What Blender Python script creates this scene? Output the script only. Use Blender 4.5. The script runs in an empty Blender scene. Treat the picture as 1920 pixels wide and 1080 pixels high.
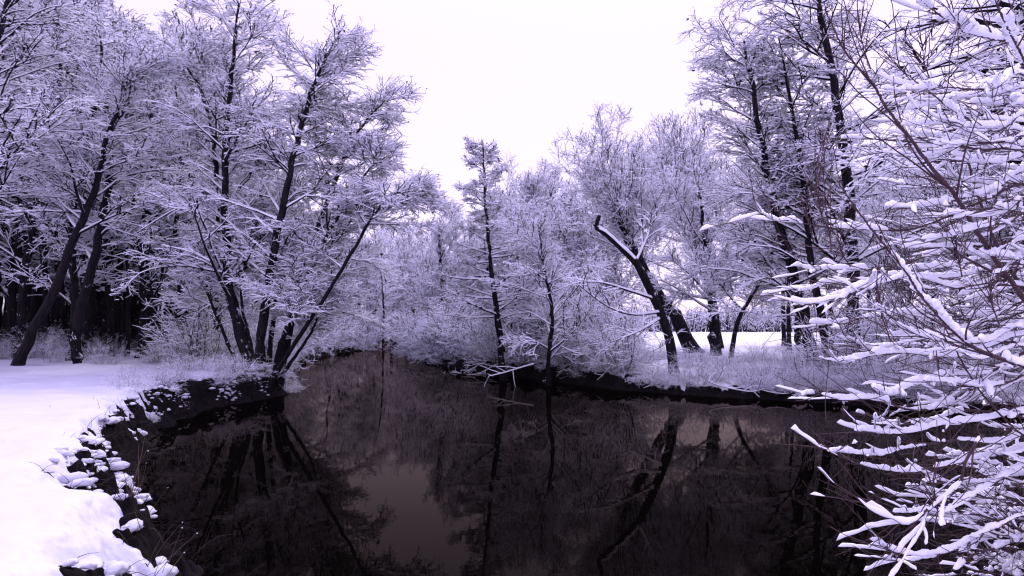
import bpy, math, random
import numpy as np
from mathutils import Vector
R = math.radians
rng = np.random.default_rng(7)
random.seed(7)
sc = bpy.context.scene
COL = sc.collection

# ------------------------------------------------------------------ camera
EYE = 1.7
F = 1250.0                      # focal length in pixels of the 1920 wide frame
TILT = math.atan((612 - 540) / F)
cam = bpy.data.cameras.new('camera'); cam.sensor_width = 36; cam.lens = 36 * F / 1920
cam.clip_start = 0.05; cam.clip_end = 2000
camo = bpy.data.objects.new('camera', cam); COL.objects.link(camo)
camo.location = (0, 0, EYE); camo.rotation_euler = (R(90) + TILT, 0, 0)
sc.camera = camo

# ------------------------------------------------------------------ sky, sun, exposure
SUN_EL, SUN_AZ = 52, 12         # elevation, degrees east of the view axis (+Y)
w = bpy.data.worlds.new('World'); sc.world = w; w.use_nodes = True
nt = w.node_tree; nt.nodes.clear()
N = nt.nodes.new; Lk = nt.links.new
sky = N('ShaderNodeTexSky'); sky.sky_type = 'NISHITA'; sky.sun_disc = False
sky.sun_elevation = R(SUN_EL); sky.sun_rotation = R(SUN_AZ)
b1 = N('ShaderNodeBackground'); b1.inputs[1].default_value = 0.1; Lk(sky.outputs[0], b1.inputs[0])
tc = N('ShaderNodeTexCoord'); sx = N('ShaderNodeSeparateXYZ'); Lk(tc.outputs['Generated'], sx.inputs[0])
mr = N('ShaderNodeMapRange'); mr.inputs[1].default_value = 0.38; mr.inputs[2].default_value = 0.9
mr.interpolation_type = 'SMOOTHSTEP'; Lk(sx.outputs[2], mr.inputs[0])
mx = N('ShaderNodeMix'); mx.data_type = 'RGBA'; Lk(mr.outputs[0], mx.inputs[0])
mx.inputs[6].default_value = (0.57, 0.468, 0.70, 1)      # cloud near the horizon
mx.inputs[7].default_value = (0.84, 0.73, 1.40, 1)      # cloud overhead
b2 = N('ShaderNodeBackground'); b2.inputs[1].default_value = 1.0; Lk(mx.outputs[2], b2.inputs[0])
ms = N('ShaderNodeMixShader'); ms.inputs[0].default_value = 0.9
Lk(b1.outputs[0], ms.inputs[1]); Lk(b2.outputs[0], ms.inputs[2])
wo = N('ShaderNodeOutputWorld'); Lk(ms.outputs[0], wo.inputs[0])

sun = bpy.data.lights.new('sun', 'SUN'); sun.energy = 1.5; sun.angle = R(22); sun.color = (1.0, 0.93, 0.98)
suno = bpy.data.objects.new('sun', sun); COL.objects.link(suno)
sd_ = Vector((math.sin(R(SUN_AZ)) * math.cos(R(SUN_EL)), math.cos(R(SUN_AZ)) * math.cos(R(SUN_EL)), math.sin(R(SUN_EL))))
suno.rotation_euler = sd_.to_track_quat('Z', 'Y').to_euler()

sc.view_settings.view_transform = 'Standard'; sc.view_settings.look = 'None'
sc.view_settings.exposure = 1.02; sc.view_settings.gamma = 1.0
sc.cycles.max_bounces = 8; sc.cycles.diffuse_bounces = 8; sc.cycles.glossy_bounces = 2
sc.cycles.transmission_bounces = 1; sc.cycles.volume_bounces = 0; sc.cycles.transparent_max_bounces = 4
sc.cycles.caustics_reflective = False; sc.cycles.caustics_refractive = False
sc.cycles.use_denoising = True
sc.cycles.denoiser = 'OPENIMAGEDENOISE'
sc.render.film_transparent = False
sc.cycles.filter_width = 1.2

# ------------------------------------------------------------------ helpers
CT, ST = math.cos(TILT), math.sin(TILT)
def at(px, py, d):
    """world point seen at pixel (px, py) of the 1920x1080 photograph, d metres ahead"""
    xc, yc = (px - 960) / F, (540 - py) / F
    dy = CT - ST * yc; dz = ST + CT * yc
    k = d / dy
    return np.array([xc * k, d, EYE + dz * k])

def prop(o, label=None, cat=None, group=None, kind=None):
    if label: o['label'] = label
    if cat: o['category'] = cat
    if group: o['group'] = group
    if kind: o['kind'] = kind
    return o
def link(name, me, parent=None):
    o = bpy.data.objects.new(name, me); COL.objects.link(o)
    if parent is not None: o.parent = parent
    return o

class MB:
    """collects quads and triangles, links them as ONE mesh object"""
    def __init__(s): s.v = []; s.f4 = []; s.m4 = []; s.f3 = []; s.m3 = []; s.n = 0
    def quads(s, v, f, m):
        s.v.append(v); s.f4.append(f + s.n); s.m4.append(m); s.n += len(v)
    def tris(s, v, f, m):
        s.v.append(v); s.f3.append(f + s.n); s.m3.append(m); s.n += len(v)
    def mesh(s, name, mats, smooth=False):
        me = bpy.data.meshes.new(name)
        v = np.concatenate(s.v).astype(np.float32)
        f4 = np.concatenate(s.f4).reshape(-1, 4) if s.f4 else np.zeros((0, 4), int)
        f3 = np.concatenate(s.f3).reshape(-1, 3) if s.f3 else np.zeros((0, 3), int)
        m = np.concatenate([np.concatenate(s.m4) if s.m4 else np.zeros(0, int), np.concatenate(s.m3) if s.m3 else np.zeros(0, int)])
        me.vertices.add(len(v)); me.vertices.foreach_set('co', v.ravel())
        li = np.concatenate([f4.ravel(), f3.ravel()]).astype(np.int32)
        me.loops.add(len(li)); me.loops.foreach_set('vertex_index', li)
        me.polygons.add(len(f4) + len(f3))
        st = np.concatenate([np.arange(len(f4)) * 4, len(f4) * 4 + np.arange(len(f3)) * 3]).astype(np.int32)
        me.polygons.foreach_set('loop_start', st)
        me.polygons.foreach_set('material_index', m.astype(np.int32))
        me.polygons.foreach_set('use_smooth', np.full(len(st), smooth))
        for x in mats: me.materials.append(x)
        me.update(calc_edges=True); me.validate()
        return me

def nrm(a): return a / np.maximum(np.linalg.norm(a, axis=-1, keepdims=True), 1e-9)
ZUP = np.array([0, 0, 1.0])
def frames(P):
    T = np.empty_like(P)
    T[:, 1:-1] = P[:, 2:] - P[:, :-2]; T[:, 0] = P[:, 1] - P[:, 0]; T[:, -1] = P[:, -1] - P[:, -2]
    T = nrm(T)
    S = np.cross(T, ZUP); bad = np.linalg.norm(S, axis=-1) < 0.06
    S[bad] = np.cross(T[bad], np.array([0, -1.0, 0.02]))
    S = nrm(S)
    U = np.cross(S, T)
    return T, S, U
def tubes(mb, P, Rd, sides=4, snow=0.0, wide=0.0, snow_to_r=0.0, minhor=0.3, rand=0.0, white=0.0):
    """P (n,k,3) polylines, Rd (n,k) radii. Upper faces carry snow (material 1), lower ones bark (0)."""
    n, k, _ = P.shape
    T, S, U = frames(P)
    hor = np.sqrt(np.clip(1 - T[..., 2] ** 2, 0, 1))
    a = 2 * np.pi * np.arange(sides) / sides
    ca, sa = np.cos(a), np.sin(a)
    sn = snow + snow_to_r * Rd
    if rand: sn = sn * rng.uniform(1 - rand, 1 + rand, (n, k))
    hh = hor * (hor > minhor) * sn
    hh[:, -1] *= 0.5
    wd = Rd + wide * hor * (hor > minhor)
    V = P[:, :, None, :] + S[:, :, None, :] * (ca[None, None, :, None] * wd[:, :, None, None]) \
        + U[:, :, None, :] * (sa[None, None, :, None] * Rd[:, :, None, None])
    up = np.clip(sa, 0, 1) ** 0.5
    V[..., 2] += up[None, None, :] * hh[:, :, None]
    base = (np.arange(n)[:, None, None] * k + np.arange(k - 1)[None, :, None]) * sides
    j = np.arange(sides)[None, None, :]; j2 = (j + 1) % sides
    f = np.stack([base + j, base + j2, base + sides + j2, base + sides + j], -1)
    mid = np.sin(a + np.pi / sides)
    hs = (hor[:, :-1] + hor[:, 1:]) / 2
    m = ((mid[None, None, :] > 0.05) & (hs[:, :, None] > minhor)).astype(int)
    if white: m[rng.random(n) < white] = 1
    if snow == 0 and snow_to_r == 0: m[:] = 0
    mb.quads(V.reshape(-1, 3), f.reshape(-1, 4), m.reshape(-1))

OCT = np.array([[1, 0, 0], [0, 1, 0], [-1, 0, 0], [0, -1, 0], [0, 0, 1], [0, 0, -1]], float)
OCF = np.array([[0, 1, 4], [1, 2, 4], [2, 3, 4], [3, 0, 4], [1, 0, 5], [2, 1, 5], [3, 2, 5], [0, 3, 5]])
def blobs(mb, C, r, dark=0.18, flat=0.65):
    """small irregular snow-loaded leaf and cone clumps"""
    n = len(C)
    if n == 0: return
    v = OCT[None] * r[:, None, None] * rng.uniform(0.55, 1.35, (n, 6, 3))
    v[..., 2] *= flat
    th = rng.uniform(0, 6.28, n); c, s = np.cos(th)[:, None], np.sin(th)[:, None]
    x = v[..., 0] * c - v[..., 1] * s; y = v[..., 0] * s + v[..., 1] * c
    v = np.stack([x, y, v[..., 2]], -1) + rng.normal(0, 0.22, (n, 6, 3)) * r[:, None, None]
    v += C[:, None, :]
    f = OCF[None] + (np.arange(n) * 6)[:, None, None]
    m = np.ones((n, 8), int); dk = rng.random(n) < dark; m[dk, 4:] = 0
    mb.tris(v.reshape(-1, 3), f.reshape(-1, 3), m.reshape(-1))

def sample(P, t, idx):
    k = P.shape[1]; u = np.clip(t, 0, 0.9999) * (k - 1); i = u.astype(int); f = (u - i)
    if P.ndim == 3:
        return P[idx, i] * (1 - f)[:, None] + P[idx, i + 1] * f[:, None], nrm(P[idx, i + 1] - P[idx, i])
    return P[idx, i] * (1 - f) + P[idx, i + 1] * f
def walk(B, D, L, K, jit, grav, tip=None):
    """grow n polylines from bases B along D with length L in K steps"""
    n = len(B); P = np.empty((n, K + 1, 3)); P[:, 0] = B; d = D.copy(); st = (L / K)[:, None]
    for k in range(K):
        P[:, k + 1] = P[:, k] + d * st
        g = grav if tip is None else grav + (tip - grav) * (k + 1) / K
        d = nrm(d + rng.normal(0, jit, (n, 3)) + np.array([0, 0, 1.0]) * g)
    return P
def spawn(P, Rd, n, t0, t1, ang, ang_sd, lenf, K, jit, grav, rr, lateral=0.0, tip=None, rtip=0.35, keep=1.0, azim=None, front=0.0, lr=(.6, 1.3)):
    N_ = len(P); idx = np.repeat(np.arange(N_), n)
    t = t0 + (t1 - t0) * (np.tile((np.arange(n) + 0.5) / n, N_) + rng.uniform(-.5, .5, N_ * n) / n)
    if keep < 1:
        q = rng.random(len(t)) < keep; idx, t = idx[q], t[q]
    B, T = sample(P, t, idx)
    # perpendicular
    if azim == 'round':
        az = rng.uniform(0, 6.283, len(t)); fr = (np.sin(az) < -.25) & (rng.random(len(t)) < front); az = np.where(fr, -az, az)
        perp = np.stack([np.cos(az), np.sin(az), np.zeros(len(t))], -1)
        el = np.radians(rng.normal(ang, ang_sd, len(t)))[:, None]
        D = perp * np.cos(el) + ZUP * np.sin(el)
    else:
        S = np.cross(T, ZUP); S = nrm(S + rng.normal(0, 0.02, S.shape)); U = np.cross(S, T)
        sgn = np.where(rng.random(len(t)) < .5, -1.0, 1.0)[:, None]
        perp = nrm(S * sgn * (0.25 + lateral) + rng.normal(0, 1 - lateral * 0.75, (len(t), 1)) * U + rng.normal(0, .15, S.shape))
        A = np.radians(rng.normal(ang, ang_sd, len(t)))[:, None]
        D = nrm(T * np.cos(A) + perp * np.sin(A))
    L = lenf(t) * rng.uniform(lr[0], lr[1], len(t))
    r0 = np.minimum(sample(Rd, t, idx) * rr, 0.012 + L * 0.02)
    C = walk(B, D, L, K, jit, grav, tip)
    Rc = r0[:, None] * np.linspace(1, rtip, K + 1)[None]
    return C, Rc, t

def catmull(pts, k):
    pts = np.array(pts, float); n = len(pts)
    p = np.vstack([2 * pts[0] - pts[1], pts, 2 * pts[-1] - pts[-2]])
    u = np.linspace(0, n - 1 - 1e-6, k); i = u.astype(int); t = (u - i)[:, None]
    a, b, c, d = p[i], p[i + 1], p[i + 2], p[i + 3]
    return 0.5 * (2 * b + (c - a) * t + (2 * a - 5 * b + 4 * c - d) * t ** 2 + (3 * b - a - 3 * c + d) * t ** 3)

def vnoise(x, y, seed=0):
    xi = np.floor(x).astype(np.int64); yi = np.floor(y).astype(np.int64); fx = x - xi; fy = y - yi
    fx = fx * fx * (3 - 2 * fx); fy = fy * fy * (3 - 2 * fy)
    def h(a, b):
        n = (a * 374761393 + b * 668265263 + seed * 974711) & 0xFFFFFFFF
        n = ((n ^ (n >> 13)) * 1274126177) & 0xFFFFFFFF
        return ((n ^ (n >> 16)) & 0xFFFF) / 65535.0
    return (h(xi, yi) * (1 - fx) + h(xi + 1, yi) * fx) * (1 - fy) + (h(xi, yi + 1) * (1 - fx) + h(xi + 1, yi + 1) * fx) * fy
def fbm(x, y, o=4, seed=0):
    s = 0; a = 0.5; t = 0
    for i in range(o):
        an_ = seed * 1.7 + i * 1.1; c, q = math.cos(an_) * 2 ** i, math.sin(an_) * 2 ** i
        s = s + a * vnoise(x * c - y * q + 31.7, x * q + y * c + 11.3, seed + i * 17); t += a; a *= 0.5
    return s / t - 0.5

# ------------------------------------------------------------------ materials
def mat(name, col, rough=0.7, vary=0.25, scale=8.0, bump=0.0, bscale=40.0, col2=None, spec=0.3, stretch=(1, 1, 1)):
    m = bpy.data.materials.new(name); m.use_nodes = True; t = m.node_tree; b = t.nodes['Principled BSDF']
    b.inputs['Roughness'].default_value = rough; b.inputs['Specular IOR Level'].default_value = spec
    c = t.nodes.new('ShaderNodeTexCoord'); mp = t.nodes.new('ShaderNodeMapping'); mp.inputs['Scale'].default_value = stretch
    t.links.new(c.outputs['Object'], mp.inputs[0])
    n = t.nodes.new('ShaderNodeTexNoise'); n.inputs['Scale'].default_value = scale; n.inputs['Detail'].default_value = 5
    t.links.new(mp.outputs[0], n.inputs[0])
    x = t.nodes.new('ShaderNodeMix'); x.data_type = 'RGBA'
    c2 = col2 or tuple(k * (1 - vary) for k in col)
    x.inputs[6].default_value = (*col, 1); x.inputs[7].default_value = (*c2, 1)
    r_ = t.nodes.new('ShaderNodeMapRange'); r_.inputs[1].default_value = .35; r_.inputs[2].default_value = .65
    t.links.new(n.outputs[0], r_.inputs[0]); t.links.new(r_.outputs[0], x.inputs[0]); t.links.new(x.outputs[2], b.inputs['Base Color'])
    if bump:
        n2 = t.nodes.new('ShaderNodeTexNoise'); n2.inputs['Scale'].default_value = bscale; n2.inputs['Detail'].default_value = 6
        t.links.new(mp.outputs[0], n2.inputs[0])
        bp = t.nodes.new('ShaderNodeBump'); bp.inputs['Strength'].default_value = bump; bp.inputs['Distance'].default_value = 0.02
        t.links.new(n2.outputs[0], bp.inputs['Height']); t.links.new(bp.outputs[0], b.inputs['Normal'])
    return m
SNOW = mat('snow_on_twigs', (0.90, 0.90, 0.96), 0.75, 0.03, 3.0, spec=0.1)
def translucent(m, f):
    t = m.node_tree; b = t.nodes['Principled BSDF']; o_ = t.nodes['Material Output']
    tr = t.nodes.new('ShaderNodeBsdfTranslucent'); mx_ = t.nodes.new('ShaderNodeMixShader'); mx_.inputs[0].default_value = f
    t.links.new(b.inputs['Base Color'].links[0].from_socket, tr.inputs[0])
    t.links.new(b.outputs[0], mx_.inputs[1]); t.links.new(tr.outputs[0], mx_.inputs[2]); t.links.new(mx_.outputs[0], o_.inputs[0])
translucent(SNOW, .22)
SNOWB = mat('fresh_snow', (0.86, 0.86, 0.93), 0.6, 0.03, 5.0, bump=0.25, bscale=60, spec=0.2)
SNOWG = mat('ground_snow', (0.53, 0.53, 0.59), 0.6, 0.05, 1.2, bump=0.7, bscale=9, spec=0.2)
TWIG = mat('twig_bark', (0.009, 0.007, 0.010), 0.8, 0.4, 6.0, spec=0.1)
BARK = mat('wet_bark', (0.006, 0.005, 0.006), 0.85, 0.5, 7.0, bump=0.9, bscale=14, stretch=(1, 1, .25), spec=0.1, col2=(0.016, 0.012, 0.015))
STEM = mat('shrub_stem', (0.075, 0.040, 0.045), 0.6, 0.4, 20.0, bump=0.3, bscale=90, spec=0.25)
SOIL = mat('bank_soil', (0.009, 0.007, 0.007), 0.95, 0.6, 6.0, bump=1.0, bscale=18, spec=0.05)
GRASS = mat('dead_grass', (0.055, 0.040, 0.030), 0.8, 0.6, 9.0, spec=0.1)

STALK = mat('dry_stalk', (0.16, 0.12, 0.09), 0.8, 0.5, 9.0, spec=0.1)
# bark with wind-blown snow caught in patches
def snowy_bark():
    m = BARK.copy(); m.name = 'bark_with_blown_snow'; t = m.node_tree; b = t.nodes['Principled BSDF']
    src = b.inputs['Base Color'].links[0].from_socket
    n = t.nodes.new('ShaderNodeTexNoise'); n.inputs['Scale'].default_value = 3.5; n.inputs['Detail'].default_value = 7
    n.inputs['Roughness'].default_value = 0.7
    g = t.nodes.new('ShaderNodeNewGeometry'); sp = t.nodes.new('ShaderNodeSeparateXYZ'); t.links.new(g.outputs['Normal'], sp.inputs[0])
    a = t.nodes.new('ShaderNodeMath'); a.operation = 'MULTIPLY_ADD'; a.inputs[1].default_value = 0.22; t.links.new(sp.outputs[2], a.inputs[0])
    c = t.nodes.new('ShaderNodeTexCoord'); t.links.new(c.outputs['Object'], n.inputs[0]); t.links.new(n.outputs[0], a.inputs[2])
    r_ = t.nodes.new('ShaderNodeMapRange'); r_.inputs[1].default_value = .66; r_.inputs[2].default_value = .70; t.links.new(a.outputs[0], r_.inputs[0])
    x = t.nodes.new('ShaderNodeMix'); x.data_type = 'RGBA'; t.links.new(r_.outputs[0], x.inputs[0])
    t.links.new(src, x.inputs[6]); x.inputs[7].default_value = (0.82, 0.82, 0.9, 1); t.links.new(x.outputs[2], b.inputs['Base Color'])
    return m
BARKS = snowy_bark()

def water_mat():
    m = bpy.data.materials.new('dark_river_water'); m.use_nodes = True; t = m.node_tree; t.nodes.clear()
    out = t.nodes.new('ShaderNodeOutputMaterial'); mix = t.nodes.new('ShaderNodeMixShader'); t.links.new(mix.outputs[0], out.inputs[0])
    df = t.nodes.new('ShaderNodeBsdfDiffuse'); df.inputs[0].default_value = (0.0008, 0.0007, 0.0005, 1)
    gl = t.nodes.new('ShaderNodeBsdfGlossy'); gl.inputs['Color'].default_value = (0.64, 0.53, 0.43, 1); gl.inputs['Roughness'].default_value = 0.012
    fr = t.nodes.new('ShaderNodeFresnel'); fr.inputs[0].default_value = 1.068
    t.links.new(fr.outputs[0], mix.inputs[0]); t.links.new(df.outputs[0], mix.inputs[1]); t.links.new(gl.outputs[0], mix.inputs[2])
    c = t.nodes.new('ShaderNodeTexCoord')
    hs = []
    for sc_, st, w_ in ((1.3, (1, 1.8, 1), 1.0), (7.0, (1, 2.2, 1), 0.16)):
        mp = t.nodes.new('ShaderNodeMapping'); mp.inputs['Scale'].default_value = st; t.links.new(c.outputs['Object'], mp.inputs[0])
        n = t.nodes.new('ShaderNodeTexNoise'); n.inputs['Scale'].default_value = sc_; n.inputs['Detail'].default_value = 2.5
        t.links.new(mp.outputs[0], n.inputs[0])
        k = t.nodes.new('ShaderNodeMath'); k.operation = 'MULTIPLY'; k.inputs[1].default_value = w_; t.links.new(n.outputs[0], k.inputs[0]); hs.append(k)
    ad = t.nodes.new('ShaderNodeMath'); t.links.new(hs[0].outputs[0], ad.inputs[0]); t.links.new(hs[1].outputs[0], ad.inputs[1])
    bp = t.nodes.new('ShaderNodeBump'); bp.inputs['Strength'].default_value = 1.0; bp.inputs['Distance'].default_value = 0.0009
    t.links.new(ad.outputs[0], bp.inputs['Height']); t.links.new(bp.outputs[0], gl.inputs['Normal']); t.links.new(bp.outputs[0], fr.inputs['Normal'])
    return m
WATER = water_mat()

# ------------------------------------------------------------------ river and ground
WZ = -0.8
RIGHT = [(70, 6), (40, 13), (25, 16.3), (18, 17.6), (14.3, 18.6), (12, 20.4), (9.6, 22.3), (6.6, 24.4), (4, 26.5), (2.1, 29.5), (-.3, 33.6),
         (-3.5, 40), (-5.9, 46), (-9, 58), (-10.7, 72), (-14, 92), (-20, 110)]
LEFT = [(-24, 108), (-19, 90), (-15, 75), (-16.4, 62), (-15.4, 52), (-14.4, 46), (-13.0, 38), (-11.0, 31), (-9.4, 26.6), (-8.3, 24.6), (-8.7, 22.5),
        (-9.3, 20), (-8.6, 17), (-7.5, 14.3), (-6.3, 12), (-5.4, 10.1), (-4.15, 8), (-3.2, 6.9), (-2.75, 5.7), (-2.2, 4.4),
        (0.6, 3.0), (3.2, 3.6), (4.7, 4.9), (7, 5.2), (12, 4), (30, -2), (70, -16)]
POLY = np.array(RIGHT + LEFT, float); NR = len(RIGHT)
def river_sd(x, y):
    d2 = np.full(x.shape, 1e9); ins = np.zeros(x.shape, bool); idx = np.zeros(x.shape, int)
    n = len(POLY)
    for i in range(n):
        a, b = POLY[i], POLY[(i + 1) % n]
        e = b - a; t = np.clip(((x - a[0]) * e[0] + (y - a[1]) * e[1]) / (e @ e), 0, 1)
        q = (x - a[0] - t * e[0]) ** 2 + (y - a[1] - t * e[1]) ** 2
        u = q < d2; d2[u] = q[u]; idx[u] = i
        c = ((a[1] > y) != (b[1] > y)) & (x < (b[0] - a[0]) * (y - a[1]) / (b[1] - a[1] + 1e-12) + a[0]); ins ^= c
    d = np.sqrt(d2)
    return np.where(ins, -d, d), idx < NR
def sstep(a, b, x):
    t = np.clip((x - a) / (b - a), 0, 1); return t * t * (3 - 2 * t)
def heights(x, y):
    sd, right = river_sd(x, y)
    wob = fbm(x * 0.9, y * 0.9, 3, 5) * 0.9 * sstep(40, 8, np.hypot(x, y)) + fbm(x * 0.25, y * 0.25, 2, 9) * 0.8
    s = sd + wob * 0.6
    rough = fbm(x * 3.2, y * 3.2, 4, 21)
    tl = 0.83 * sstep(-0.1, 0.95, s + rough * 0.7)
    tr = 0.34 * sstep(-0.1, 0.45, s + rough * 0.5) + 0.49 * sstep(0.4, 9, s)
    wb = sstep(25, 30, y); tr = tr * (1 - wb) + tl * wb
    g = np.where(s < -0.05, WZ - 0.04 - 0.5 * sstep(0, 2, -s), WZ - 0.05 + np.where(right, tr, tl))
    land = sstep(0.3, 3, s)
    g = g + land * (fbm(x * 0.12, y * 0.12, 3, 3) * 0.35 * sstep(3, 12, s) + fbm(x * 0.5, y * 0.5, 3, 8) * 0.10)
    g = g + sstep(0, .4, s) * sstep(3, 0.5, s) * rough * 0.22
    # snow thickness
    e = np.where(right, 0.40 + .5 * wb, 0.50) + fbm(x * 1.1, y * 1.1, 3, 33) * .7 + fbm(x * 3.6, y * 3.6, 3, 35) * 0.55 + np.where(right, 0, 0.9 * sstep(15.5, 22, y) * sstep(40, 30, y))
    cov = np.clip((s - e) / 0.5, 0, 1)
    th = 0.13 * np.sqrt(cov) + fbm(x * 1.7, y * 1.7, 2, 41) * 0.10 * sstep(.2, 2, s) + fbm(x * 4.5, y * 4.5, 2, 43) * 0.03 * sstep(3, 1, s) + fbm(x * .7, y * 1.3, 3, 44) * 0.12
    holes = sstep(0.17, 0.30, fbm(x * 2.1, y * 3.4, 3, 51)) * sstep(.9, 0.2, s - e) * 0.3
    holes = holes + np.where(right, sstep(0.02, 0.2, fbm(x * 1.3, y * 1.3, 4, 61)) * sstep(9, 3, s) * 0.5, 0)
    pits = sstep(.15, .22, fbm(x * 4.2, y * 6.5, 2, 71)) * sstep(.8, 0.2, s - e) * .25
    th = th - np.where(right, holes, pits * .12)
    tls = 0.83 * sstep(-0.15, 1.1, s + rough * 0.22); tls = np.where(right, tr, tls)
    smooth_g = WZ - 0.05 + tls + land * (fbm(x * 0.12, y * 0.12, 3, 3) * 0.35 * sstep(3, 12, s) + fbm(x * 0.5, y * 0.5, 3, 8) * 0.10)
    zs = np.where(s > e, smooth_g * 0.8 + g * 0.2 + th + .03, g - 0.12)
    zs = np.where(cov <= 0, g - 0.12, zs)
    global LAST_E; LAST_E = e
    return g, zs, s
def ground_z(x, y):
    g, zs, s = heights(np.array([x], float), np.array([y], float)); return float(max(g[0], WZ - 0.3))

th = np.concatenate([np.linspace(-180, -56, 60, endpoint=False), np.linspace(-56, -8, 470, endpoint=False), np.linspace(-8, 48, 260, endpoint=False), np.linspace(48, 180, 60)])
rr_ = np.concatenate([[0.01], np.geomspace(0.4, 3.8, 30, endpoint=False), np.geomspace(3.8, 34, 560, endpoint=False), np.geomspace(34, 330, 130)])
TH, RR = np.meshgrid(np.radians(th), rr_, indexing='ij')
GX, GY = RR * np.sin(TH), RR * np.cos(TH)
g_, zs_, s_ = heights(GX, GY)
def grid(name, X, Y, Z, m, keep=None):
    a, b = X.shape; v = np.stack([X, Y, Z], -1).reshape(-1, 3)
    i = np.arange(a - 1)[:, None] * b + np.arange(b - 1)[None]
    f = np.stack([i, i + 1, i + b + 1, i + b], -1).reshape(-1, 4)[:, ::-1]
    if keep is not None:
        k = keep.reshape(-1)[f].any(1); f = f[k]
        used = np.zeros(len(v), bool); used[f.ravel()] = True; mp = np.cumsum(used) - 1; v = v[used]; f = mp[f]
    mb = MB(); mb.quads(v, f, np.zeros(len(f), int))
    return link(name, mb.mesh(name, [m], True))
o = grid('ground', GX, GY, g_, SOIL); prop(o, kind='structure')
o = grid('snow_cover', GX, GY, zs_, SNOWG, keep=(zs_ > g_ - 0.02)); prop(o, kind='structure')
# small snow pillows caught on tussocks along the crumbling edge
def octsphere():
    v = [tuple(p) for p in OCT]; f = [tuple(q) for q in OCF]
    for _ in range(2):
        cache = {}; nf = []
        def mid(a, b):
            k_ = (min(a, b), max(a, b))
            if k_ not in cache:
                m_ = np.add(v[a], v[b]); v.append(tuple(m_ / np.linalg.norm(m_))); cache[k_] = len(v) - 1
            return cache[k_]
        for a, b, c in f:
            x_, y_, z_ = mid(a, b), mid(b, c), mid(c, a); nf += [(a, x_, z_), (x_, b, y_), (z_, y_, c), (x_, y_, z_)]
        f = nf
    return np.array(v), np.array(f)
SV, SF = octsphere()
px_ = rng.uniform(-13, -1.2, 34000); py_ = rng.uniform(4, 22, 34000); g1, z1, s1 = heights(px_, py_); u_ = s1 - LAST_E
nb = river_sd(px_, py_)[1]
q = (~nb) & (s1 > .12) & (u_ > -.42) & (u_ < .22) & (rng.random(len(px_)) < np.where(u_ < -.10, .018, .36)); q &= (py_ < 16) | (rng.random(len(px_)) < .3)
px_, py_, g1, z1, u_ = px_[q], py_[q], g1[q], z1[q], u_[q]; n0 = len(px_)
xa = rng.uniform(-13, -7, 16000); ya = rng.uniform(15, 28, 16000); ga, za, sa_ = heights(xa, ya); ua = sa_ - LAST_E
qa = (~river_sd(xa, ya)[1]) & (sa_ > .3) & (ua < .1) & (fbm(xa * 1.5, ya * 1.5, 3, 91) > -.02) & (rng.random(16000) < .6)
px_, py_, g1, z1, u_ = [np.concatenate([p_, q_[qa]]) for p_, q_ in ((px_, xa), (py_, ya), (g1, ga), (z1, za), (u_, ua))]
n = len(px_)
r1 = rng.gamma(3, .019, n).clip(.015, .14) * np.where(u_ < -.2, .6, 1); r1[n0:] = rng.gamma(2.5, .013, n - n0).clip(.01, .09)
th_ = rng.uniform(0, 6.28, n); V_ = np.repeat(SV[None], n, 0)
dsp = 1 + .30 * np.sin(V_[..., 0] * 2.3 + th_[:, None]) * np.cos(V_[..., 1] * 2.9 + 2 * th_[:, None]) + .12 * np.sin(V_[..., 2] * 5 + V_[..., 0] * 6 + th_[:, None])
V_ = V_ * dsp[..., None] * r1[:, None, None] * np.array([1.25, .85, .55]); V_[..., 2] *= np.where(V_[..., 2] < 0, .5, 1)
c_, n_ = np.cos(th_)[:, None], np.sin(th_)[:, None]
V_ = np.stack([V_[..., 0] * c_ - V_[..., 1] * n_, V_[..., 0] * n_ + V_[..., 1] * c_, V_[..., 2]], -1)
V_ += np.stack([px_, py_, np.maximum(g1 + .02, z1 - .02) + r1 * .15], -1)[:, None]
mb = MB(); mb.tris(V_.reshape(-1, 3), (SF[None] + (np.arange(n) * len(SV))[:, None, None]).reshape(-1, 3), np.zeros(n * len(SF), int))
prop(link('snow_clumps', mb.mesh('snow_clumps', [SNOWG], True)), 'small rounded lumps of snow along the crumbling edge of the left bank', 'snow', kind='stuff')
mb = MB(); wp = np.array([(-60, -40, WZ), (90, -40, WZ), (90, 125, WZ), (-60, 125, WZ)], float)
mb.quads(wp, np.array([[0, 1, 2, 3]]), np.zeros(1, int))
prop(link('river_water', mb.mesh('river_water', [WATER])), kind='structure')

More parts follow.
